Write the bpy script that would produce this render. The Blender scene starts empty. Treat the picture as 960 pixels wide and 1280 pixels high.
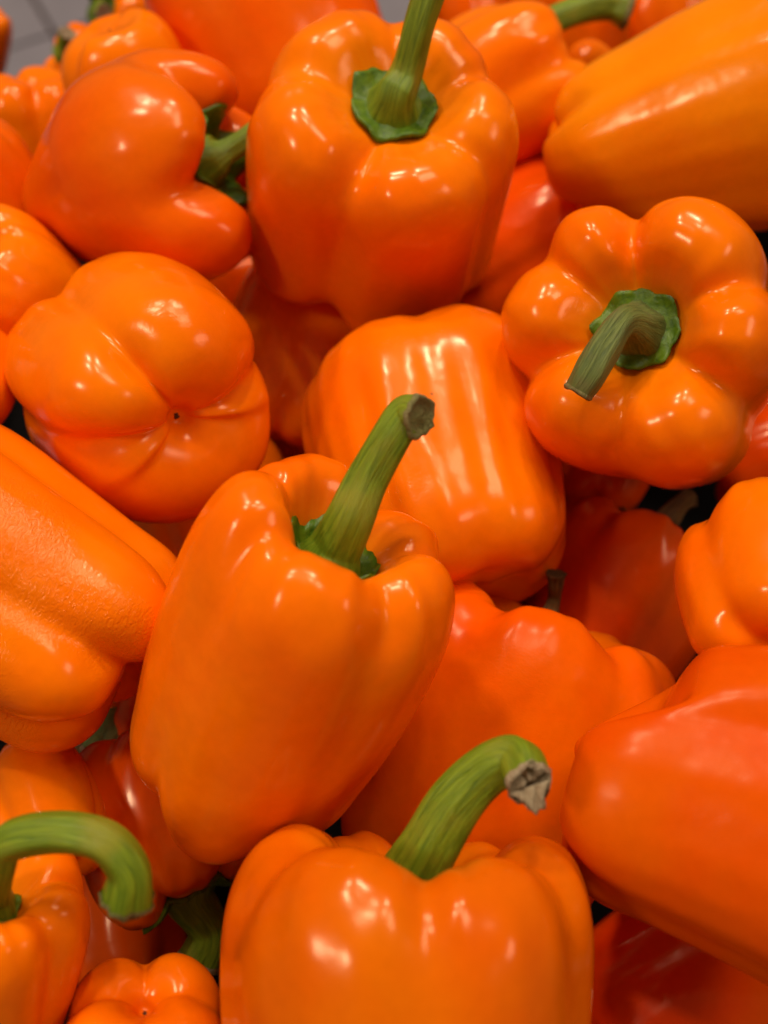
import bpy, math, random
import numpy as np
from mathutils import Vector, Matrix

# ------------------------------------------------------------------ camera, light, exposure
sc = bpy.context.scene
COL = sc.collection
R_ = math.radians
FPX = 1319.0                                   # focal length in photograph pixels (960 wide)
cam_d = bpy.data.cameras.new('camera')
cam = bpy.data.objects.new('camera', cam_d)
COL.objects.link(cam)
cam_d.sensor_fit = 'HORIZONTAL'
cam_d.sensor_width = 36.0
cam_d.lens = 36.0 * FPX / 960.0
cam_d.clip_start = 0.01
cam_d.clip_end = 60
CAM_LOC = Vector((0.0, -0.146, 0.253))
cam.location = CAM_LOC
cam.rotation_euler = (R_(30), 0, 0)
cam_d.dof.use_dof = True
cam_d.dof.focus_distance = 0.265
cam_d.dof.aperture_fstop = 11.0
sc.camera = cam
CAM_M = Matrix.Translation(CAM_LOC) @ Matrix.Rotation(R_(30), 4, 'X')

w = bpy.data.worlds.new('World')
sc.world = w
w.use_nodes = True
w.node_tree.nodes['Background'].inputs[0].default_value = (1.0, 0.62, 0.25, 1)
w.node_tree.nodes['Background'].inputs[1].default_value = 0.165

def area(name, loc, target, sx, sy, power, col):
    d = bpy.data.lights.new(name, 'AREA')
    d.shape = 'RECTANGLE'; d.size = sx; d.size_y = sy; d.energy = power; d.color = col
    o = bpy.data.objects.new(name, d)
    COL.objects.link(o)
    o.location = loc
    o.rotation_euler = (Vector(target) - Vector(loc)).to_track_quat('-Z', 'Y').to_euler()
    return o

WARM = (1.0, 0.86, 0.72)
# shop ceiling: a cluster of four bright downlights beyond the pile, a dim wide panel overhead
for (x, y, pw) in ((-0.75, 0.75, 10), (0.0, 0.80, 4.5), (-0.65, 1.35, 11), (0.2, 1.40, 11)):
    area('ceiling_lamp', (x, y, 2.1), (0, 0, 0), 0.16, 0.16, pw, WARM)
area('ceiling_panel', (0.58, 0.46, 2.1), (0, 0, 0), 0.7, 0.5, 10, WARM)
area('ceiling_panel', (-1.5, -0.55, 1.8), (0, 0, 0), 0.34, 0.28, 11, WARM)
area('bright_shop_front', (1.6, -0.43, 1.40), (0, 0, 0), 0.6, 0.45, 5, (1.0, 0.82, 0.72))

sc.view_settings.view_transform = 'Standard'
sc.view_settings.look = 'None'
sc.view_settings.exposure = 0.28
sc.view_settings.gamma = 1.0
sc.render.engine = 'CYCLES'
sc.cycles.use_denoising = True
sc.cycles.use_adaptive_sampling = True
sc.cycles.adaptive_threshold = 0.025
sc.cycles.max_bounces = 8
sc.cycles.diffuse_bounces = 6
sc.cycles.glossy_bounces = 4
sc.cycles.sample_clamp_indirect = 6.0

# ------------------------------------------------------------------ helpers
def depth_of(py):
    return 1.0 / (3.42 + (py - 640) * 0.00146)

def at_cam(px, py, d):
    return Vector(((px - 480) / FPX * d, (640 - py) / FPX * d, -d))

def at(px, py, d):
    return CAM_M @ at_cam(px, py, d)

def tag(o, label=None, cat=None, group=None, kind=None):
    if label: o['label'] = label
    if cat: o['category'] = cat
    if group: o['group'] = group
    if kind: o['kind'] = kind
    return o

def mesh_obj(name, V, F, mat, parent=None, uv=None, smooth=True):
    me = bpy.data.meshes.new(name)
    me.from_pydata([tuple(v) for v in V], [], F)
    if smooth:
        me.polygons.foreach_set('use_smooth', [True] * len(me.polygons))
    if uv is not None:
        l = me.uv_layers.new(name='UVMap')
        idx = np.empty(len(me.loops), dtype=np.int32)
        me.loops.foreach_get('vertex_index', idx)
        l.data.foreach_set('uv', np.asarray(uv)[idx].astype(np.float32).ravel())
    me.materials.append(mat)
    me.update()
    o = bpy.data.objects.new(name, me)
    COL.objects.link(o)
    if parent is not None:
        o.parent = parent
    return o

def catmull(P, n):
    P = np.asarray(P, float)
    Q = np.vstack([2 * P[0] - P[1], P, 2 * P[-1] - P[-2]])
    seg = np.linalg.norm(np.diff(P, axis=0)[:, :2], axis=1) ** 0.5 + 1e-6
    T = np.concatenate([[0], np.cumsum(seg)])
    out = []
    for u in np.linspace(0, T[-1], n):
        i = min(int(np.searchsorted(T, u, 'right') - 1), len(P) - 2)
        t = (u - T[i]) / (T[i + 1] - T[i])
        a, b, c, d = Q[i], Q[i + 1], Q[i + 2], Q[i + 3]
        out.append(0.5 * (2 * b + (c - a) * t + (2 * a - 5 * b + 4 * c - d) * t * t + (3 * b - a - 3 * c + d) * t ** 3))
    return np.array(out)

# ------------------------------------------------------------------ materials
def new_mat(name):
    m = bpy.data.materials.new(name)
    m.use_nodes = True
    nt = m.node_tree
    return m, nt, nt.nodes['Principled BSDF']

def N(nt, kind, **kw):
    n = nt.nodes.new(kind)
    for k, v in kw.items():
        setattr(n, k, v)
    return n

def skin_material(name, wrinkle, dull=0.0):
    m, nt, bs = new_mat(name)
    L = nt.links.new
    info = N(nt, 'ShaderNodeObjectInfo')
    tc = N(nt, 'ShaderNodeTexCoord')
    uv = N(nt, 'ShaderNodeSeparateXYZ'); L(tc.outputs['UV'], uv.inputs[0])
    # slow colour drift over the skin, each pepper with its own offset
    off = N(nt, 'ShaderNodeVectorMath', operation='ADD')
    sc_ = N(nt, 'ShaderNodeVectorMath', operation='SCALE')
    L(info.outputs['Random'], sc_.inputs['Scale']); sc_.inputs[0].default_value = (3.1, 7.7, 5.3)
    L(tc.outputs['Object'], off.inputs[0]); L(sc_.outputs[0], off.inputs[1])
    n1 = N(nt, 'ShaderNodeTexNoise'); n1.inputs['Scale'].default_value = 26; n1.inputs['Detail'].default_value = 3
    L(off.outputs[0], n1.inputs['Vector'])
    hs = N(nt, 'ShaderNodeHueSaturation')
    mr = N(nt, 'ShaderNodeMapRange'); mr.inputs[3].default_value = 0.495; mr.inputs[4].default_value = 0.506
    mr.inputs[1].default_value = 0.3; mr.inputs[2].default_value = 0.7
    L(n1.outputs['Fac'], mr.inputs[0]); L(mr.outputs[0], hs.inputs['Hue'])
    L(info.outputs['Color'], hs.inputs['Color'])
    # paler, yellower skin towards the stem hollow, in fine rays
    ray = N(nt, 'ShaderNodeTexNoise'); ray.inputs['Scale'].default_value = 1.0; ray.inputs['Detail'].default_value = 3
    mp = N(nt, 'ShaderNodeMapping'); mp.inputs['Scale'].default_value = (46, 2.0, 1)
    L(tc.outputs['UV'], mp.inputs[0]); L(mp.outputs[0], ray.inputs['Vector'])
    top = N(nt, 'ShaderNodeMapRange'); top.inputs[1].default_value = 0.24; top.inputs[2].default_value = 0.06
    L(uv.outputs['Y'], top.inputs[0])
    mul = N(nt, 'ShaderNodeMath', operation='MULTIPLY'); L(ray.outputs['Fac'], mul.inputs[0]); L(top.outputs[0], mul.inputs[1])
    mixy = N(nt, 'ShaderNodeMix', data_type='RGBA'); mixy.inputs[7].default_value = (0.90, 0.27, 0.003, 1)
    L(mul.outputs[0], mixy.inputs[0]); L(hs.outputs[0], mixy.inputs[6])
    # sparse dark specks
    vor = N(nt, 'ShaderNodeTexVoronoi'); vor.inputs['Scale'].default_value = 55
    L(off.outputs[0], vor.inputs['Vector'])
    spk = N(nt, 'ShaderNodeMapRange'); spk.inputs[1].default_value = 0.055; spk.inputs[2].default_value = 0.035
    L(vor.outputs['Distance'], spk.inputs[0])
    vc = N(nt, 'ShaderNodeSeparateColor'); L(vor.outputs['Color'], vc.inputs[0])
    gt = N(nt, 'ShaderNodeMath', operation='GREATER_THAN'); gt.inputs[1].default_value = 0.90; L(vc.outputs[0], gt.inputs[0])
    sm = N(nt, 'ShaderNodeMath', operation='MULTIPLY'); L(spk.outputs[0], sm.inputs[0]); L(gt.outputs[0], sm.inputs[1])
    mixs = N(nt, 'ShaderNodeMix', data_type='RGBA'); mixs.inputs[7].default_value = (0.10, 0.025, 0.004, 1)
    L(sm.outputs[0], mixs.inputs[0]); L(mixy.outputs[2], mixs.inputs[6])
    fs = N(nt, 'ShaderNodeTexNoise'); fs.inputs['Scale'].default_value = 420; fs.inputs['Detail'].default_value = 3
    L(off.outputs[0], fs.inputs['Vector'])
    fsr = N(nt, 'ShaderNodeMapRange'); fsr.inputs[1].default_value = 0.3; fsr.inputs[2].default_value = 0.7; fsr.inputs[3].default_value = 0.975; fsr.inputs[4].default_value = 1.02
    L(fs.outputs['Fac'], fsr.inputs[0])
    hv = N(nt, 'ShaderNodeHueSaturation'); L(fsr.outputs[0], hv.inputs['Value']); L(mixs.outputs[2], hv.inputs['Color'])
    # pale healed scratches
    mps = N(nt, 'ShaderNodeMapping'); mps.inputs['Scale'].default_value = (60, 60, 9); mps.inputs['Rotation'].default_value = (0.5, 0.3, 0.2)
    L(off.outputs[0], mps.inputs[0])
    vs = N(nt, 'ShaderNodeTexVoronoi'); vs.inputs['Scale'].default_value = 1.0; L(mps.outputs[0], vs.inputs['Vector'])
    ss = N(nt, 'ShaderNodeMapRange'); ss.inputs[1].default_value = 0.085; ss.inputs[2].default_value = 0.04
    L(vs.outputs['Distance'], ss.inputs[0])
    sc2 = N(nt, 'ShaderNodeSeparateColor'); L(vs.outputs['Color'], sc2.inputs[0])
    g2 = N(nt, 'ShaderNodeMath', operation='GREATER_THAN'); g2.inputs[1].default_value = 0.90; L(sc2.outputs[1], g2.inputs[0])
    sm2 = N(nt, 'ShaderNodeMath', operation='MULTIPLY'); L(ss.outputs[0], sm2.inputs[0]); L(g2.outputs[0], sm2.inputs[1])
    sm3 = N(nt, 'ShaderNodeMath', operation='MULTIPLY'); L(sm2.outputs[0], sm3.inputs[0]); sm3.inputs[1].default_value = 0.45
    mixq = N(nt, 'ShaderNodeMix', data_type='RGBA'); mixq.inputs[7].default_value = (0.75, 0.33, 0.05, 1)
    L(sm3.outputs[0], mixq.inputs[0]); L(hv.outputs[0], mixq.inputs[6])
    L(mixq.outputs[2], bs.inputs['Base Color'])
    # relief: soft dents, then fine crinkles running across the lobes
    d1 = N(nt, 'ShaderNodeTexNoise'); d1.inputs['Scale'].default_value = 70; d1.inputs['Detail'].default_value = 2
    L(off.outputs[0], d1.inputs['Vector'])
    b1 = N(nt, 'ShaderNodeBump'); b1.inputs['Strength'].default_value = 0.4; b1.inputs['Distance'].default_value = 0.0012
    L(d1.outputs['Fac'], b1.inputs['Height'])
    mp2 = N(nt, 'ShaderNodeMapping'); mp2.inputs['Scale'].default_value = (0.75, 0.75, 1.5)
    L(off.outputs[0], mp2.inputs[0])
    d2 = N(nt, 'ShaderNodeTexNoise'); d2.inputs['Scale'].default_value = 620 + 60 * wrinkle; d2.inputs['Detail'].default_value = 4
    d2.inputs['Distortion'].default_value = 1.2
    L(mp2.outputs[0], d2.inputs['Vector'])
    msk = N(nt, 'ShaderNodeTexNoise'); msk.inputs['Scale'].default_value = 24; msk.inputs['Detail'].default_value = 1
    L(off.outputs[0], msk.inputs['Vector'])
    mm = N(nt, 'ShaderNodeMapRange'); mm.inputs[1].default_value = 0.58 - 0.08 * wrinkle; mm.inputs[2].default_value = 0.72 - 0.1 * wrinkle
    mm.inputs[3].default_value = 0.01; mm.inputs[4].default_value = 0.12 + 0.5 * wrinkle
    L(msk.outputs['Fac'], mm.inputs[0])
    b2 = N(nt, 'ShaderNodeBump'); b2.inputs['Distance'].default_value = 0.0007
    L(mm.outputs[0], b2.inputs['Strength']); L(d2.outputs['Fac'], b2.inputs['Height']); L(b1.outputs[0], b2.inputs['Normal'])
    L(b2.outputs[0], bs.inputs['Normal'])
    # waxy gloss with faint smudges
    rr = N(nt, 'ShaderNodeMapRange'); rr.inputs[3].default_value = 0.11 + dull * .15; rr.inputs[4].default_value = 0.26 + dull * .3
    L(n1.outputs['Fac'], rr.inputs[0]); L(rr.outputs[0], bs.inputs['Roughness'])
    bs.inputs['IOR'].default_value = 1.45
    bs.inputs['Specular IOR Level'].default_value = 0.5 - dull * 1.3
    bs.inputs['Specular Tint'].default_value = (1.0, 0.74, 0.48, 1)
    bs.inputs['Subsurface Weight'].default_value = 0.0
    bs.inputs['Subsurface Radius'].default_value = (1.0, 0.25, 0.05)
    bs.inputs['Subsurface Scale'].default_value = 0.004
    return m

SKIN = skin_material('pepper_skin', 0.0)
SKINW = skin_material('pepper_skin_crinkled', 1.0)
SKIND = skin_material('pepper_skin_waxy', 0.0, 0.24)

def green_material(name, c1, c2, c3, rough, scale=(1, 1, 1), nscale=260, bump=0.4):
    m, nt, bs = new_mat(name)
    L = nt.links.new
    tc = N(nt, 'ShaderNodeTexCoord')
    mp = N(nt, 'ShaderNodeMapping'); mp.inputs['Scale'].default_value = scale
    L(tc.outputs['UV'], mp.inputs[0])
    n = N(nt, 'ShaderNodeTexNoise'); n.inputs['Scale'].default_value = nscale; n.inputs['Detail'].default_value = 7
    n.inputs['Roughness'].default_value = 0.62
    n.inputs['Distortion'].default_value = 0.5
    L(mp.outputs[0], n.inputs['Vector'])
    n2 = N(nt, 'ShaderNodeTexNoise'); n2.inputs['Scale'].default_value = 90; n2.inputs['Detail'].default_value = 3
    L(tc.outputs['Object'], n2.inputs['Vector'])
    cr = N(nt, 'ShaderNodeValToRGB')
    cr.color_ramp.elements[0].position = 0.30; cr.color_ramp.elements[0].color = (*c1, 1)
    cr.color_ramp.elements[1].position = 0.66; cr.color_ramp.elements[1].color = (*c2, 1)
    L(n.outputs['Fac'], cr.inputs[0])
    mx = N(nt, 'ShaderNodeMix', data_type='RGBA'); mx.inputs[7].default_value = (*c3, 1)
    mr = N(nt, 'ShaderNodeMapRange'); mr.inputs[1].default_value = 0.5; mr.inputs[2].default_value = 0.72; mr.inputs[4].default_value = 0.8
    L(n2.outputs['Fac'], mr.inputs[0]); L(mr.outputs[0], mx.inputs[0]); L(cr.outputs[0], mx.inputs[6])
    L(mx.outputs[2], bs.inputs['Base Color'])
    b = N(nt, 'ShaderNodeBump'); b.inputs['Strength'].default_value = bump; b.inputs['Distance'].default_value = 0.0012
    L(n.outputs['Fac'], b.inputs['Height']); L(b.outputs[0], bs.inputs['Normal'])
    bs.inputs['Roughness'].default_value = rough
    bs.inputs['Specular IOR Level'].default_value = 0.35
    bs.inputs['Subsurface Weight'].default_value = 0.0
    bs.inputs['Subsurface Radius'].default_value = (0.6, 1.0, 0.2)
    bs.inputs['Subsurface Scale'].default_value = 0.0015
    return m

STEM = green_material('green_stem', (0.066, 0.125, 0.003), (0.215, 0.295, 0.012), (0.25, 0.245, 0.016), 0.42, (26, 2.2, 1), 1.5, 0.55)
STEMD = green_material('weathered_stem', (0.055, 0.085, 0.016), (0.17, 0.21, 0.045), (0.16, 0.13, 0.05), 0.55, (26, 2.2, 1), 1.5, 0.8)
STEMB = green_material('dry_brown_stem', (0.03, 0.012, 0.003), (0.20, 0.095, 0.02), (0.30, 0.16, 0.05), 0.6, (24, 1.6, 1), 1.6, 1.0)
CALYX = green_material('calyx_green', (0.03, 0.085, 0.002), (0.11, 0.20, 0.005), (0.16, 0.22, 0.008), 0.38, (1, 1, 1), 18, 0.45)
CALYXB = green_material('calyx_dry', (0.10, 0.05, 0.012), (0.30, 0.17, 0.05), (0.36, 0.21, 0.08), 0.5, (1, 1, 1), 16, 0.6)
CUT = green_material('cut_end_cork', (0.20, 0.13, 0.06), (0.52, 0.42, 0.27), (0.36, 0.27, 0.15), 0.8, (1, 1, 1), 9, 0.9)
CUTG = green_material('cut_end_green', (0.10, 0.09, 0.025), (0.26, 0.25, 0.08), (0.24, 0.15, 0.07), 0.7, (1, 1, 1), 9, 0.7)
SCAR = green_material('blossom_scar_brown', (0.03, 0.012, 0.004), (0.13, 0.05, 0.012), (0.05, 0.02, 0.006), 0.7, (1, 1, 1), 9, 0.5)

# ------------------------------------------------------------------ pepper geometry (unit radius, z up to the stem)
def body_grid(P, nth, nt):
    rng = np.random.RandomState(P['seed'])
    L, tb, sh, bd = P['L'], P['tb'], P['sh'], P['bd']
    kt, km, kb, kz, bz = P['kt'], P['km'], P['kb'], P['kz'], P['bz']
    zc = L - sh
    m = lambda f: 1 + (tb - 1) * f
    lobe = np.array([(0, zc), (.12, zc), (.26, zc + .02), (.37, zc + .42 * sh), (.52, L - .10 * sh), (.68, L), (.85, L - .09),
                     (.965, L - .32), (1.0, L - .62), (m(.25), .46 * L), (m(.6), .28 * L), (m(.92), .135 * L), (m(1) * .86, .045 * L),
                     (m(1) * .63, 0), (m(1) * .38, .02), (m(1) * .17, .5 * bd), (.05, bd), (0, bd)])
    top_w = np.array([0, 0, .1, .5, .95, 1, .95, .75, .45, .15, 0, 0, 0, 0, 0, 0, 0, 0])
    bot_w = np.array([0, 0, 0, 0, 0, 0, 0, 0, 0, .1, .3, .65, .9, 1, .9, .35, 0, 0])
    kr = np.array([0, 0, .06, .12, .75 * kt, .85 * kt, .9 * kt, .85 * kt, .5 * kt + .5 * km, km, km, .6 * km + .4 * kb, kb, kb, .9 * kb, .5 * kb, 0, 0])
    dz = np.array([0, 0, -.03, -.45 * kz, -.9 * kz, -kz, -.9 * kz, -.5 * kz, -.2 * kz, 0, 0, .3 * bz, .75 * bz, bz, .9 * bz, .4 * bz, 0, 0])
    cre = sorted([(c if isinstance(c, tuple) else (c, 1.0)) for c in P['cr']], key=lambda c: c[0] % 360)
    A = np.array([c[0] % 360 for c in cre]); D = np.array([c[1] for c in cre]); n = len(A)
    lob = P.get('lob') or {}
    # lobe list is given by centre azimuth -> (R, top, bot); nearest lobe takes it
    lR, lT, lB, lC = np.ones(n), np.zeros(n), np.zeros(n), np.zeros(n)
    for i in range(n):
        a0, a1 = A[i], A[(i + 1) % n] + (360 if i == n - 1 else 0)
        lC[i] = (a0 + a1) / 2
        lR[i] = 1 + P['vary'] * .5 * rng.uniform(-1, 1); lT[i] = P['vary'] * rng.uniform(-1, 1); lB[i] = P['vary'] * rng.uniform(-1, 1)
    for az, v in lob.items():
        dd = np.abs((lC - az + 180) % 360 - 180); i = int(np.argmin(dd))
        lR[i], lT[i], lB[i] = v
    th = np.arange(nth) * 360.0 / nth
    c = np.zeros(nth); wR = np.zeros(nth); wT = np.zeros(nth); wB = np.zeros(nth)
    for k, a in enumerate(th):
        i = int(np.searchsorted(A, a, 'right') - 1) % n
        a0, a1 = A[i], A[(i + 1) % n]
        span = (a1 - a0) % 360 or 360
        ph = 2 * (((a - a0) % 360) / span) - 1
        d = D[i] if ph < 0 else D[(i + 1) % n]
        wid = min(1.0, span / 75.0) ** .7
        c[k] = d * wid * (1 - math.sqrt(max(0, 1 - (.965 * ph) ** 2))) / (1 - math.sqrt(1 - .965 ** 2))
    for arr, src in ((wR, lR), (wT, lT), (wB, lB)):
        for k, a in enumerate(th):
            ww = np.exp(-(((lC - a + 180) % 360 - 180) / 26.0) ** 2) + 1e-9
            arr[k] = (ww * src).sum() / ww.sum()
    def blur(x, s):
        k = np.arange(-40, 41) * 360.0 / nth
        g = np.exp(-.5 * (k / s) ** 2); g /= g.sum()
        return np.convolve(np.concatenate([x[-40:], x, x[:40]]), g, 'same')[40:-40]
    c = blur(c, P['soft'])
    G = np.zeros((nth, nt, 3))
    # the same sampling for every meridian
    ph_ = rng.uniform(0, 6.28, (10,))
    r = lobe[None, :, 0] * wR[:, None] * (1 - kr[None] * c[:, None])
    r[:, :3] = lobe[None, :3, 0]
    z = lobe[None, :, 1] + dz[None] * c[:, None] + top_w[None] * wT[:, None] - bot_w[None] * wB[:, None]
    seg = np.linalg.norm(np.diff(lobe, axis=0), axis=1) ** .75 + .02
    T = np.concatenate([[0], np.cumsum(seg)])
    U = np.linspace(0, T[-1], nt)
    I = np.clip(np.searchsorted(T, U, 'right') - 1, 0, len(T) - 2)
    t = (U - T[I]) / (T[I + 1] - T[I])
    for q, arr in ((0, r), (1, z)):
        Q = np.concatenate([2 * arr[:, :1] - arr[:, 1:2], arr, 2 * arr[:, -1:] - arr[:, -2:-1]], 1)
        # non-uniform Catmull-Rom tangents
        TT = np.concatenate([[2 * T[0] - T[1]], T, [2 * T[-1] - T[-2]]])
        p0, p1, p2, p3 = Q[:, I], Q[:, I + 1], Q[:, I + 2], Q[:, I + 3]
        h = TT[I + 2] - TT[I + 1]
        m1 = (p2 - p0) / (TT[I + 2] - TT[I]) * h
        m2 = (p3 - p1) / (TT[I + 3] - TT[I + 1]) * h
        G[:, :, q] = (2 * t**3 - 3 * t**2 + 1) * p1 + (t**3 - 2 * t**2 + t) * m1 + (-2 * t**3 + 3 * t**2) * p2 + (t**3 - t**2) * m2
    G[:, :, 0] = np.maximum(G[:, :, 0], 0)
    rr, zz = G[:, :, 0].copy(), G[:, :, 1].copy()
    ta = np.radians(th)[:, None]
    am = np.clip(rr / .6, 0, 1)
    fur = sum(np.sin(q * ta + ph_[q] + .5 * np.sin(2 * zz + ph_[q - 1])) / q for q in (3, 5, 7, 9))
    rr *= 1 + P['noise'] * .55 * fur * am
    # fine furrows: rays over the shoulders, long grooves down the sides
    vv = np.linspace(0, 1, nt)[None, :]
    q1 = rng.uniform(0, 6.28, (8,))
    ray = sum(np.sin(q * ta + q1[i] + 1.5 * np.sin(3 * vv * 6.28 + q1[7 - i])) for i, q in enumerate((9, 13, 17, 22))) / 2.2
    rr *= 1 + P['ray'] * ray * np.exp(-((vv - .30) / .10) ** 2)
    zz += P['ray'] * .8 * ray * np.exp(-((vv - .24) / .09) ** 2)
    gro = sum(np.sin(q * ta + q1[7 - i] + .9 * np.sin(2.2 * zz + q1[i])) for i, q in enumerate((11, 16, 23))) / 1.8
    rr *= 1 + P['gro'] * gro * am * np.exp(-((vv - .58) / .2) ** 2)
    x = rr * np.cos(ta); y = rr * np.sin(ta)
    # soft dents
    for _ in range(7):
        v = rng.normal(size=3); v *= rng.uniform(1.6, 3.6) / np.linalg.norm(v); p0 = rng.uniform(0, 6.28)
        s = np.sin(v[0] * x + v[1] * y + v[2] * zz + p0) * P['noise'] * .45 * am
        x = x * (1 + s); y = y * (1 + s)
    x *= P['ex']; y *= P['ey']
    b = P['bend']
    u = (zz / L - .5)
    x = x + b[0] * (u * u - .08) * 2; y = y + b[1] * (u * u - .08) * 2
    # lean of the shoulders
    tl = P['tilt']
    wgt = np.clip((zz / L - .45) / .55, 0, 1) ** 1.5
    zz = zz + wgt * (tl[0] * x + tl[1] * y)
    return np.stack([x, y, zz], 2), zc, th

def grid_mesh(G):
    nth, nt, _ = G.shape
    inner = G[:, 1:nt - 1].transpose(1, 0, 2).reshape(-1, 3)
    V = np.vstack([G[:, :1].mean(0), inner, G[:, -1:].mean(0)])
    jj, ii = np.meshgrid(np.arange(1, nt - 1), np.arange(nth), indexing='ij')
    uv = np.vstack([[(0.5, 0)], np.stack([ii.ravel() / nth, jj.ravel() / (nt - 1)], 1), [(0.5, 1)]])
    ix = lambda i, j: 1 + (j - 1) * nth + i % nth
    jj, ii = np.meshgrid(np.arange(1, nt - 2), np.arange(nth), indexing='ij')
    q = np.stack([ix(ii, jj), ix(ii, jj + 1), ix(ii + 1, jj + 1), ix(ii + 1, jj)], 2).reshape(-1, 4)
    F = q.tolist()
    last = len(V) - 1
    for i in range(nth):
        F.append((0, ix(i, 1), ix(i + 1, 1)))
        F.append((ix(i, nt - 2), last, ix(i + 1, nt - 2)))
    return V, F, uv

def calyx_mesh(G, rc, seed, rstem, corners):
    rng = np.random.RandomState(seed + 71)
    nth = G.shape[0]; st = 2; cols = list(range(0, nth, st)); n = len(cols); m = 12
    cc = np.sort((np.arange(corners) + rng.uniform(-.28, .28, corners)) * 2 * math.pi / corners)
    amp = rng.uniform(.03, .16, corners)
    jit = rng.uniform(0, 6.28, 4)
    V = []; uv = []
    ctr = G[:, 0].mean(0)
    rows = []
    for k, i in enumerate(cols):
        a = 2 * math.pi * i / nth
        d = np.abs((cc - a + math.pi) % (2 * math.pi) - math.pi)
        q = int(np.argmin(d)); edge = rc * (1 - .08 + amp[q] * max(0, 1 - d[q] / (math.pi / corners)) ** 1.0
                                            + .015 * math.sin(11 * a + jit[0]) + .008 * math.sin(23 * a + jit[1]))
        col = G[i]; dxy = np.hypot(col[:, 0] - ctr[0], col[:, 1] - ctr[1]); jm = int(np.argmax(dxy))
        top = []
        for j in range(m):
            f = j / (m - 1); r = edge * f
            z = np.interp(r, dxy[:jm + 1], col[:jm + 1, 2])
            nb = .009 * math.sin(7 * a + jit[2] + 5 * f) * f
            cone = .16 * max(0, 1 - f / .62) ** 1.6
            lift = .045 + .012 * f + .018 * f ** 3 * (1 + .9 * math.sin(5 * a + jit[3])) - .02 * f ** 8
            top.append((ctr[0] + r * math.cos(a), ctr[1] + r * math.sin(a), z + lift + nb + cone))
        z = np.interp(edge * .97, dxy[:jm + 1], col[:jm + 1, 2])
        top.append((ctr[0] + edge * .97 * math.cos(a), ctr[1] + edge * .97 * math.sin(a), top[-1][2] - .06))
        top.append((ctr[0] + edge * .45 * math.cos(a), ctr[1] + edge * .45 * math.sin(a), np.interp(edge * .45, dxy[:jm + 1], col[:jm + 1, 2]) - .02))
        rows.append(top)
    M = len(rows[0])
    for r_ in rows: V += r_
    F = []
    for k in range(n):
        k2 = (k + 1) % n
        for j in range(M - 1):
            F.append((k * M + j, k * M + j + 1, k2 * M + j + 1, k2 * M + j))
    for v in V: uv.append((v[0] * 1.0, v[1] * 1.0))
    return V, F, uv

def tube(path, rad, ns=24, nseg=46, ridges=5, ridge=.07, seed=0, base_flare=0):
    rng = np.random.RandomState(seed + 5)
    PR = catmull(np.hstack([np.asarray(path, float), np.asarray(rad, float)[:, None]]), nseg)
    P, r = PR[:, :3], PR[:, 3]
    T = np.gradient(P, axis=0); T /= np.linalg.norm(T, axis=1)[:, None]
    u = np.cross(T[0], (0.3, .5, .8)); u /= np.linalg.norm(u)
    V = []; uv = []; ph = rng.uniform(0, 6.28, 3)
    length = np.concatenate([[0], np.cumsum(np.linalg.norm(np.diff(P, axis=0), axis=1))])
    for k in range(nseg):
        u = u - T[k] * np.dot(u, T[k]); u /= np.linalg.norm(u); v = np.cross(T[k], u)
        for i in range(ns):
            a = 2 * math.pi * i / ns
            e = (k / (nseg - 1)) ** 6
            s = 1 + ridge * math.cos(ridges * a + ph[0] + .02 * k) + .06 * e * math.cos(13 * a + ph[2]) + .035 * math.cos(2 * a + ph[1]) + .02 * math.sin(3 * a + .35 * k + ph[2])
            V.append(P[k] + r[k] * s * (math.cos(a) * u + math.sin(a) * v)); uv.append((i / ns if i <= ns / 2 else 1 - i / ns, length[k] / .03))
    F = [(k * ns + i, k * ns + (i + 1) % ns, (k + 1) * ns + (i + 1) % ns, (k + 1) * ns + i) for k in range(nseg - 1) for i in range(ns)]
    ring = np.array(V[-ns:])
    return V, F, uv, ring, T[-1], r[-1]

def cut_mesh(ring, T, r, seed, rough=.25):
    rng = np.random.RandomState(seed + 9)
    c = ring.mean(0); V = []; uv = []; ns = len(ring)
    prof = [(1.02, -.16), (1.075, .06), (.96, .17), (.8, .05), (.55, -.08), (.28, .02)]
    jit = rng.uniform(-1, 1, (len(prof), ns)) * rough
    jit = (jit + np.roll(jit, 1, 1) + np.roll(jit, -1, 1)) / 2.2
    for q, (f, h) in enumerate(prof):
        for i in range(ns):
            V.append(c + (ring[i] - c) * f + T * r * (h + (jit[q, i] * .5 if q else 0))); uv.append((f * math.cos(6.28 * i / ns), f * math.sin(6.28 * i / ns)))
    V.append(c + T * r * .05); uv.append((0, 0))
    F = [(q * ns + i, q * ns + (i + 1) % ns, (q + 1) * ns + (i + 1) % ns, (q + 1) * ns + i) for q in range(len(prof) - 1) for i in range(ns)]
    F += [((len(prof) - 1) * ns + i, (len(prof) - 1) * ns + (i + 1) % ns, len(V) - 1) for i in range(ns)]
    return V, F, uv

DEF = dict(L=2.2, tb=.82, sh=.34, bd=.14, kt=.20, km=.10, kb=.34, kz=.20, bz=.12, vary=.07, soft=5.0, noise=.038, ray=.013, gro=.003, flap=0, ex=1, ey=1,
           bend=(0, 0), tilt=(0, 0), roll=0, rc=.30, corners=7, col=(0.88, 0.165, 0.0004), wr=0, res=2, rs=.13, seed=0, off=0,
           stem=None, stem_mat='g', calyx_mat='g', cut='k', endr=1.15)

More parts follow.
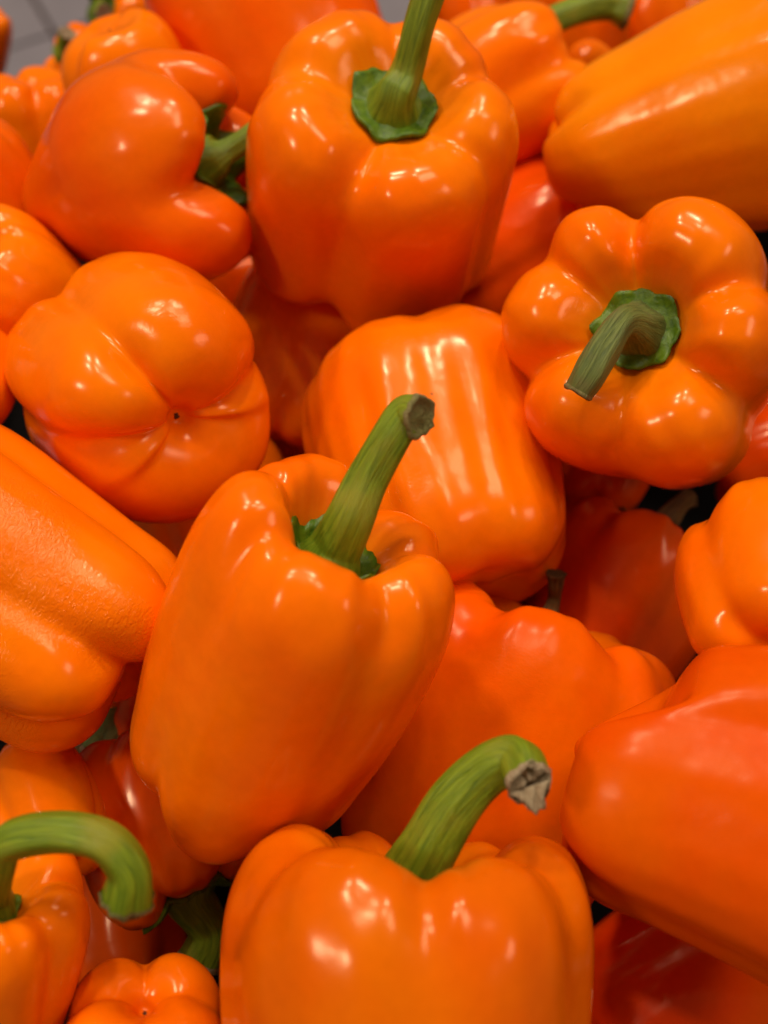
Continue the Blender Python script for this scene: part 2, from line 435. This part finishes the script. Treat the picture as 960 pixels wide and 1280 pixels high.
def pepper(label, cx, cy, Rpx, alpha, beta, cr, lob=None, **kw):
    P = dict(DEF); P.update(kw); P['cr'] = cr; P['lob'] = lob
    d = depth_of(cy) + P['off'] * .001
    Rm = Rpx * d / FPX
    es = Vector((math.cos(R_(alpha)), math.sin(R_(alpha)), 0)); n = Vector((0, 0, 1))
    ax = es * math.cos(R_(beta)) + n * math.sin(R_(beta))
    f = -es * math.sin(R_(beta)) + n * math.cos(R_(beta))
    ray = (-at_cam(cx, cy, 1.0)).normalized()              # tilt is meant against the line of sight to this pepper
    qr = n.rotation_difference(ray)
    ax, f = qr @ ax, qr @ f
    s = ax.cross(f)
    nth, nt = ((72, 44), (120, 70), (176, 100))[P['res']]
    G, zc, th = body_grid(P, nth, nt)
    # local axes: x = f (towards the viewer), y = s, z = stem axis; azimuth runs f -> s
    M3 = Matrix((f, s, ax)).transposed().to_4x4()
    ctr = at_cam(cx, cy, d)
    origin = ctr - ax * (P['L'] * .5 * Rm)
    MW = CAM_M @ Matrix.Translation(origin) @ M3
    root = bpy.data.objects.new('bell_pepper', None)
    root.empty_display_size = .02
    COL.objects.link(root)
    root.matrix_world = MW
    tag(root, label, 'pepper', 'orange bell peppers in the heap')
    V, F, uv = grid_mesh(G * Rm)
    body = mesh_obj('body', V, F, (SKIN, SKINW, SKIND)[P['wr']], root, uv)
    body.color = (*P['col'], 1)
    MI = MW.inverted()
    # calyx and stem
    if P['stem'] != 'none':
        cV, cF, cuv = calyx_mesh(G, P['rc'], P['seed'], P['rs'], P['corners'])
        mesh_obj('calyx', np.array(cV) * Rm, cF, CALYXB if P['calyx_mat'] == 'b' else CALYX, root, cuv)
        base = Vector(G[:, 0].mean(0)) * Rm
        rs = P['rs'] * Rm
        pts = [base + Vector((0, 0, -.02 * Rm)), base + Vector((0, 0, .07 * Rm)), base + Vector((0, 0, .17 * Rm))]
        rad = [rs * 2.2, rs * 1.8, rs * 1.4]
        if P['stem'] is None:
            rng = random.Random(P['seed'])
            q = base.copy(); dirv = Vector((rng.uniform(-.3, .3), rng.uniform(-.3, .3), 1)).normalized()
            pts += [base + dirv * (.5 * Rm), base + dirv * (.75 * Rm) + Vector((dirv.y, -dirv.x, 0)) * .06 * Rm]
            rad += [rs, rs * P['endr']]
        else:
            bd_cam = -(CAM_M.inverted() @ (MW @ base)).z
            for (px, py, dm, rp) in P['stem']:
                dd = bd_cam + dm * .001
                pts.append(MI @ at(px, py, dd)); rad.append(rp * dd / FPX)
        tV, tF, tuv, ring, T, rend = tube([tuple(p) for p in pts], rad, seed=P['seed'])
        sm = {'g': STEM, 'w': STEMD, 'b': STEMB}[P['stem_mat']]
        so = mesh_obj('stem', tV, tF, sm, root, tuv)
        kV, kF, kuv = cut_mesh(ring, T, rend, P['seed'], .25 + P['flap'])
        mesh_obj('cut_end', kV, kF, STEMB if P['stem_mat'] == 'b' else CUT if P['cut'] == 'k' else CUTG, so, kuv)
        if P['flap']:
            rng = np.random.RandomState(P['seed'])
            c0 = ring.mean(0); dn = np.array(MI.to_3x3() @ (CAM_M.to_3x3() @ Vector((.35, -1, .15)))); dn /= np.linalg.norm(dn)
            sd = np.cross(dn, T); sd /= np.linalg.norm(sd); nn = np.cross(sd, dn)
            fv, ff, nu, nv = [], [], 9, 8
            for sgn in (1, -1):
                for j in range(nv):
                    q = j / (nv - 1)
                    for i in range(nu):
                        u = i / (nu - 1) * 2 - 1
                        wd = rend * (.85 - .45 * q + .12 * math.sin(5 * q + 2) + .08 * rng.uniform(-1, 1) * (q > .3))
                        fv.append(c0 + sd * u * wd + dn * rend * (1.25 * q * (1 - .25 * u * u) + .12 * math.sin(7 * u) * q + .2)
                                  + nn * rend * (.25 * u * u - .3 * q * q + .08 * math.sin(9 * u + 4 * q) + sgn * .07))
            for sgn in (0, 1):
                for j in range(nv - 1):
                    for i in range(nu - 1):
                        k = sgn * nu * nv + j * nu + i
                        t = (k, k + 1, k + nu + 1, k + nu)
                        ff.append(t if sgn == 0 else t[::-1])
            rim = [i for i in range(nu)] + [j * nu + nu - 1 for j in range(1, nv)] + [(nv - 1) * nu + i for i in range(nu - 2, -1, -1)] + [j * nu for j in range(nv - 2, 0, -1)]
            for a_, b_ in zip(rim, rim[1:] + rim[:1]):
                ff.append((b_, a_, a_ + nu * nv, b_ + nu * nv))
            mesh_obj('torn_skin', fv, ff, CUT, so, [(v[0] * 120, v[1] * 120) for v in fv])
    # blossom scar
    b = G[:, -1].mean(0) * Rm
    rng = np.random.RandomState(P['seed'] + 3)
    sv = [b + np.array((0, 0, -.016 * Rm))]
    for i in range(10):
        a = i * .628; r = .018 * Rm * (1 + .5 * rng.uniform(-1, 1))
        sv.append(b + np.array((r * math.cos(a), r * math.sin(a), -.010 * Rm)))
    for i in range(10):
        a = i * .628; r = .022 * Rm
        sv.append(b + np.array((r * math.cos(a), r * math.sin(a), .02 * Rm)))
    sf = [(0, 1 + (i + 1) % 10, 1 + i) for i in range(10)] + [(1 + i, 1 + (i + 1) % 10, 11 + (i + 1) % 10, 11 + i) for i in range(10)]
    mesh_obj('blossom_scar', sv, sf, SCAR, root, [(v[0] * 400, v[1] * 400) for v in sv])
    return root

# ------------------------------------------------------------------ the peppers, nearest and most visible first
# azimuths: 0 faces the viewer, positive to the right when the stem points up
ORA = (0.88, 0.160, 0.0004); YEL = (0.88, 0.230, 0.0005); AMB = (0.88, 0.180, 0.0004); RED = (0.82, 0.110, 0.0003); SHADE_RED = (0.72, 0.056, 0.0003)  # last tuple has shade painted into the skin of deep-lying peppers

# the tall one in the middle
pepper('tall smooth pepper in the middle, its long green stem leaning up to the right',
       350, 840, 177, 66, 33, [-38, 38, 108, 165, -105], {0: (1.0, -.02, .05), -72: (.97, .13, -.06), 72: (.97, .05, -.1), 136: (.95, .02, 0), -150: (.95, .12, 0)},
       col=(0.88, 0.150, 0.0004), L=2.55, tb=.84, sh=.40, kt=.22, km=.05, kb=.34, rc=.34, rs=.13, seed=11, off=-10,
       stem=[(440, 645, -8, 29), (462, 596, -9, 26), (492, 543, -12, 24), (510, 520, -13, 25), (524, 521, -15, 26)], cut='g', endr=1)
# bottom centre
pepper('large pepper at the bottom edge with a thick hooked stem and torn corky end',
       514, 1321, 228, 88, 16, [5, 68, 118, 190, -70, -125], {-32: (1.0, .0, 0), 36: (1.0, -.03, 0), 93: (1.02, .03, 0)},
       col=(0.69, 0.118, 0.0004), L=2.3, tb=.85, sh=.36, kt=.15, km=.035, kb=.25, kz=.2, rc=.30, rs=.135, seed=12, off=0,  # base colour darkened in place of a standing viewer's shade
       stem=[(536, 1060, -2, 36), (570, 1003, -4, 33), (613, 960, -6, 30), (646, 951, -9, 30), (660, 977, -15, 28)], cut='k', flap=.5)
# top centre
pepper('upright pepper at the top centre with a straight green stem leaving the picture',
       473, 226, 155, 78, 52, [(-12, 1.5), (62, .8), (122, .8), (188, .8), (-95, .8)], {-50: (1.05, .02, .06), 27: (1.05, .0, .06), 92: (1.02, .06, 0), 155: (1.0, .0, 0), -135: (1.0, 0, 0)},
       ray=.008, L=2.05, tb=1.06, sh=.21, kt=.18, km=.12, kb=.5, bz=.25, rc=.33, rs=.11, corners=7, seed=13, off=-8, col=ORA,
       stem=[(508, 90, -8, 20), (521, 40, -14, 19), (534, -5, -18, 20), (545, -40, -20, 22)])
# stem facing the camera
pepper('six-lobed pepper facing the camera with round green calyx and stubby bent stem',
       820, 440, 170, 130, 74, [(147, 1.2), (69, .7), (15, 1.1), (-46, .6), (-110, 1.15), (-171, .8)], {107: (.98, .04, 0), 42: (.94, .03, 0), -15: (1.06, -.02, 0), -78: (.98, .03, 0), -140: (.97, .0, 0), 167: (1.03, -.03, 0)},
       L=2.0, tb=.8, sh=.34, kt=.29, km=.18, kb=.3, kz=.32, ray=.006, soft=4, rc=.29, rs=.10, corners=8, seed=14, col=ORA, off=-5, stem_mat='w', cut='g',
       stem=[(778, 402, -15, 18), (755, 435, -18, 20), (737, 467, -19, 20), (723, 490, -18, 17)])
# blossom end to the camera
pepper('three-lobed pepper turned blossom end to the camera, left of the heap',
       181, 487, 160, 140, -66, [8, 112, -52], {60: (1.03, 0, .06), -35: (1.02, 0, .04), 200: (1.02, 0, -.02)},
       L=1.9, tb=.84, sh=.3, bd=.24, kt=.2, km=.18, kb=.50, bz=.2, soft=3.2, seed=15, off=0)
# lower left
pepper('long pepper lying on its side at the left edge with crinkled shiny skin',
       8, 735, 172, 148, -17, [65, -5, -62, -130, 140], {30: (1.0, 0, .06), -33: (.98, 0, -.08), 100: (.97, 0, .0), -95: (1.0, 0, -.1)},
       L=2.4, tb=.86, bd=.2, kt=.15, km=.2, kb=.5, soft=4, seed=16, off=-5, wr=1, col=AMB)
# behind the tall one
pepper('pepper behind the leaning stem with broad white reflections and pointed blossom end',
       548, 588, 160, 107, -28, [14, -60, 88, 180, -130], {50: (1.0, 0, .02), -25: (1.0, 0, .05)},
       L=2.1, tb=.84, bd=.03, kt=.06, km=.06, kb=.22, kz=.1, bz=.05, soft=7, ray=.006, gro=.014, seed=17, off=34, wr=0,
       stem=[(556, 402, 10, 14), (572, 384, 8, 13)], stem_mat='b', rs=.1)
# under the tall one, right
pepper('broad dark orange pepper wedged between the middle one and the bottom right one',
       618, 945, 180, 68, 3, [-30, 42, 95, 180, -110], {0: (1.0, .0, 0), 62: (1.12, .0, 0), -70: (1.0, .0, 0)},
       ex=.75, L=2.1, tb=.84, kt=.2, km=.06, kb=.25, seed=18, wr=2, off=46, col=(0.82, 0.110, 0.0003),
       stem=[(691, 755, 10, 9), (694, 730, 8, 10), (695, 718, 7, 12)], stem_mat='b', rs=.09)
# right lower
pepper('big smooth pepper filling the lower right edge, lying on its side',
       944, 1035, 195, -16, -8, [(-46, .6), 72, 130, 190, -150], {12: (1.03, 0, .02), -80: (1.22, .0, -.45)},
       ex=.72, wr=2, col=(0.69, 0.076, 0.0003), L=2.35, tb=.80, bd=.16, kt=.15, km=.09, kb=.30, bz=.05, seed=19, off=-12)  # darker base colour, the viewer's shade painted into this pepper
# top right
pepper('long yellowish pepper lying on its side in the top right corner',
       895, 142, 150, 14, -4, [58, -40, 130, -120], {8: (1.0, 0, .05), 95: (1.12, 0, -.1), -80: (.95, 0, -.1)},
       L=2.75, tb=.66, bd=.1, kt=.12, km=.06, kb=.2, bz=.05, seed=20, off=0, col=YEL)
# upper left, stem to the right
pepper('pepper at the upper left tipped sideways, dark calyx and stem pointing right',
       174, 228, 139, 19, 30, [(14, .9), 80, 150, -80, -145], {47: (1.06, .08, -.1), -33: (1.0, .0, 0), -112: (1.0, .05, 0)},
       bend=(0, .12), ray=.006, L=2.1, tb=.52, sh=.4, kt=.19, km=.0, kb=.04, kz=.5, rc=.42, rs=.13, seed=21, off=2, col=(0.76, 0.105, 0.0003),
       stem=[(285, 190, -3, 15), (320, 168, -3, 15), (350, 150, 0, 15)])
# right edge middle
pepper('rounded pepper cut by the right edge, below the six-lobed one',
       968, 742, 126, 100, -42, [-38, 40, 110, -100, 180], None, L=1.75, tb=.84, km=.14, kt=.2, seed=22, off=-6)
# deep, brown calyx
pepper('deep-lying shade-darkened red pepper with a dry brown calyx, right of centre',
       772, 752, 118, 62, -6, [-35, 30, 100, 180, -110], None, L=1.9, tb=.85, seed=23, off=76, col=SHADE_RED, calyx_mat='b', stem_mat='b', rc=.5,
       stem=[(848, 632, 0, 12), (862, 622, 2, 12)])
# saddle
pepper('half-hidden saddle-shaped pepper between the three-lobed one and the reflective one',
       385, 458, 118, 75, -25, [-20, 50, -90, 140], {15: (.95, 0, 0)}, L=2.1, kt=.3, km=.14, seed=24, col=AMB, off=86)
# red-tinged
pepper('red-tinged pepper in the gap left of the six-lobed one',
       650, 318, 100, 30, -10, [-50, 10, 70, 150, -120], None, L=2.1, seed=25, off=84, col=(0.80, 0.07, 0.001))
# behind the top centre one
pepper('pepper behind the top centre one with long green stem pointing right',
       590, 140, 108, 28, -4, [-70, 0, 60, 120, -140], {-35: (1.05, .2, 0), 30: (1.0, .3, 0)}, L=2.0, seed=26, off=52, col=AMB, rs=.16,
       stem=[(665, 45, 0, 18), (715, 16, 0, 17), (760, 6, 2, 18), (785, 12, 2, 22)], cut='g')
pepper('large blurred pepper at the top edge behind the tipped one',
       335, 22, 140, 120, -20, [-75, 20, 90, 180], None, L=2.1, km=.05, seed=27, off=45, stem='none', col=RED)
pepper('smooth oval pepper at the upper left with its end turned to the floor tiles',
       174, 142, 92, -72, -22, [-80, 60, 150, -140], None, L=2.3, tb=.76, km=.04, kb=.1, bz=.0, bd=.02, ray=.002, seed=28, off=45, col=AMB)
pepper('two-humped small-looking pepper at the left edge below the floor tiles',
       45, 180, 82, -88, -20, [-5, 80, 150, -95], None, L=2.0, kb=.4, km=.14, seed=29, off=82, col=AMB)
pepper('plain pepper cut by the left edge, left of the tipped one',
       -25, 252, 84, 120, -10, [-60, 60, 150, -140], None, L=2.0, km=.05, seed=30, off=25, col=RED)
pepper('pepper at the left edge with two bright highlights above the three-lobed one',
       30, 386, 98, 140, 20, [-80, 80, 160, -150], None, L=2.0, km=.05, seed=31, off=22, col=AMB)
pepper('sliver of a pepper at the left edge beside the three-lobed one',
       -75, 470, 92, 150, 0, [-50, 50, 130, -130], None, L=2.0, seed=32, off=0)
# bottom left with curved stem
pepper('lobed pepper in the bottom left corner with a stem arching to the right',
       -20, 1212, 122, 88, 42, [-15, 48, 100, 170, -75], {15: (1.0, 0, 0), 75: (1.0, .06, 0), 135: (1.05, .05, 0)},
       L=2.1, kt=.34, km=.18, soft=4, rc=.30, rs=.14, seed=33, off=-2,
       stem=[(0, 1085, -12, 20), (12, 1052, -15, 25), (75, 1040, -17, 25), (130, 1052, -18, 25), (161, 1086, -17, 26), (162, 1110, -16, 29), (160, 1122, -15, 32)], cut='g')
pepper('two-lobed pepper at the left edge between the crinkled one and the arching stem',
       50, 1024, 88, 110, -40, [(-30, 1.5), 70, 150, -110], None, L=2.1, km=.15, soft=4, seed=34, off=30)
pepper('dark red pepper hanging stem down beside the arching stem, white wedge reflection',
       196, 1015, 108, -68, 0, [-40, 25, 95, 180, -110], {60: (1.0, .1, 0)}, L=2.0, sh=.1, kt=.16, km=.05, seed=35, off=52, col=RED, rc=.6, rs=.2,
       stem=[(262, 1165, 0, 24), (250, 1200, 0, 26)])
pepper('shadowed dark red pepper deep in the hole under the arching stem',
       155, 1150, 84, 100, -10, [-30, 40, 110, -100, 180], None, L=2.0, seed=48, off=105, col=SHADE_RED)
pepper('pepper at the bottom edge showing two round lobes and a dark blossom scar',
       180, 1322, 120, -88, -55, [(0, 1.35), (95, .6), (-90, .7), 180], None, L=1.9, bd=.25, kb=.45, km=.18, seed=36, off=16)
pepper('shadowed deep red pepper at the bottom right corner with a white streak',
       862, 1262, 150, 30, -10, [-30, 40, 110, -100, 180], None, L=2.2, seed=37, off=55, col=SHADE_RED)
pepper('hidden pepper whose thick weathered stem shows below the crinkled one',
       255, 880, 110, 205, 10, [-30, 40, 110, -100, 180], None, L=2.0, seed=38, off=80, col=SHADE_RED, rs=.2, stem_mat='w',
       stem=[(145, 908, -14, 26), (128, 926, -17, 26), (115, 942, -18, 27)])
pepper('small shade-darkened red lobe showing under the six-lobed pepper',
       752, 575, 70, 80, -20, [0, 90, 180, -90], None, L=2.0, seed=39, off=70, col=SHADE_RED)
# top background
pepper('dark orange pepper under the pointing green stem at the top edge',
       735, 48, 58, -100, -20, [0, 90, 180, -90], None, L=2.0, seed=40, off=110, col=RED, res=1)
pepper('blurred dark pepper at the top edge left of the long yellowish one',
       830, 25, 70, -100, 0, [0, 90, 180, -90], None, L=2.0, seed=41, off=125, col=RED, res=1)
pepper('small blurred pepper below the pointing stem, touching the long yellowish one',
       735, 120, 58, -60, -10, [0, 90, 180, -90], None, L=2.0, seed=42, off=85, res=1)
pepper('blurred red pepper at the top edge right of the straight stem',
       580, 10, 62, 100, -10, [20, 110, 200, -70], None, L=2.0, seed=43, off=95, col=RED, res=1)
pepper('blurred pepper peeking over the start of the pointing stem at the top edge',
       650, 0, 60, 60, -10, [20, 110, 200, -70], None, L=2.0, seed=44, off=130, res=1)
# top-left background
pepper('far small pepper with dark green calyx at the top edge near the tiles',
       168, 10, 52, 186, 32, [20, 90, 160, 230, -50], None, L=1.9, seed=45, off=110, rc=.62, rs=.2, res=1,
       stem=[(124, 14, -8, 10), (130, 16, -14, 10)])
pepper('far pepper behind the oval one with pale cut stem over the tiles',
       108, 84, 44, 150, 15, [20, 110, 200, -70], None, L=1.9, seed=46, off=100, res=1, rs=.17,
       stem=[(76, 74, -10, 7), (80, 56, -14, 8), (85, 42, -19, 10)])
pepper('far small pepper cut by the left edge in the top left corner',
       -22, 52, 38, 80, 20, [20, 110, 200, -70], None, L=2.0, seed=47, off=130, res=1)

# peppers deeper in the heap, seen as slivers in the gaps
pepper('sliver of dim pepper in the gap between the three-lobed one and the middle one',
       262, 650, 108, 100, -20, [-30, 40, 110, -100, 180], None, L=2.0, seed=51, off=82, res=1)
pepper('dim pepper at the bottom of the gap below the tipped one',
       270, 365, 96, 20, -20, [-30, 40, 110, -100, 180], None, L=2.0, seed=52, off=115, col=RED, res=1)
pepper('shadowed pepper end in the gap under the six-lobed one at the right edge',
       975, 575, 84, 20, -10, [-30, 40, 110, -100, 180], None, L=2.0, seed=53, off=80, col=SHADE_RED, res=1)

# ------------------------------------------------------------------ floor, and the added bin
def plain(name, col, rough, spec=.5):
    m, nt, bs = new_mat(name)
    n = N(nt, 'ShaderNodeTexNoise'); n.inputs['Scale'].default_value = 14; n.inputs['Detail'].default_value = 6
    tc = N(nt, 'ShaderNodeTexCoord'); nt.links.new(tc.outputs['Object'], n.inputs['Vector'])
    mx = N(nt, 'ShaderNodeMix', data_type='RGBA')
    mx.inputs[6].default_value = (*[c * .8 for c in col], 1); mx.inputs[7].default_value = (*[min(1, c * 1.15) for c in col], 1)
    nt.links.new(n.outputs['Fac'], mx.inputs[0]); nt.links.new(mx.outputs[2], bs.inputs['Base Color'])
    bs.inputs['Roughness'].default_value = rough
    bs.inputs['Specular IOR Level'].default_value = spec
    return m

GAP_BLACK = plain('gap_shade_black', (0.006, 0.005, 0.005), 0.9, 0.05)  # near-black backing, so gaps between the peppers read as deep shade
TILE = plain('floor_tile_glaze', (0.29, 0.285, 0.35), 0.35)
GROUT = plain('floor_grout', (0.10, 0.08, 0.08), 0.9)

def box(x0, x1, y0, y1, z0, z1):
    V = [(x, y, z) for z in (z0, z1) for (x, y) in ((x0, y0), (x1, y0), (x1, y1), (x0, y1))]
    F = [(3, 2, 1, 0), (4, 5, 6, 7), (0, 1, 5, 4), (1, 2, 6, 5), (2, 3, 7, 6), (3, 0, 4, 7)]
    return V, F

crate = bpy.data.objects.new('added_crate', None)
COL.objects.link(crate)
crate.location = (0, 0, -0.16)
tag(crate, 'added black crate under the heap, dark backing for the gaps, walls blocking side light', 'crate')
for nm, b in (('base', (-.19, .19, -.20, .30, -.012, 0)), ('light_block_wall', (-.19, .19, -.212, -.20, -.012, .11)), ('light_block_wall', (-.19, .19, .30, .312, -.012, .03)),  # walls raised and set close to block light entering below the heap
              ('light_block_wall', (-.202, -.19, -.212, .312, -.012, .055)), ('light_block_wall', (.19, .202, -.212, .312, -.012, .11))):
    V, F = box(*b)
    mesh_obj(nm, V, F, GAP_BLACK, crate, smooth=False)

FZ = -0.85
V, F = box(-4, 4, -2, 6, FZ - .05, FZ)
floor = mesh_obj('floor', V, F, GROUT, smooth=False)
tag(floor, kind='structure')
ts, gp = 0.30, 0.009
tV, tF = box(-ts / 2 + gp / 2, ts / 2 - gp / 2, -ts / 2 + gp / 2, ts / 2 - gp / 2, 0.001, 0.006)
tme = None
ang = R_(28)
for i in range(-4, 5):
    for j in range(-4, 4):
        x0, y0 = (i + .5) * ts, (j + .5) * ts
        x = x0 * math.cos(ang) - y0 * math.sin(ang) - 0.537; y = x0 * math.sin(ang) + y0 * math.cos(ang) + 1.386
        if tme is None:
            o = mesh_obj('tile', tV, tF, TILE, floor, smooth=False); tme = o.data
        else:
            o = bpy.data.objects.new('tile', tme); COL.objects.link(o); o.parent = floor
        o.location = (x, y, FZ); o.rotation_euler = (0, 0, ang)
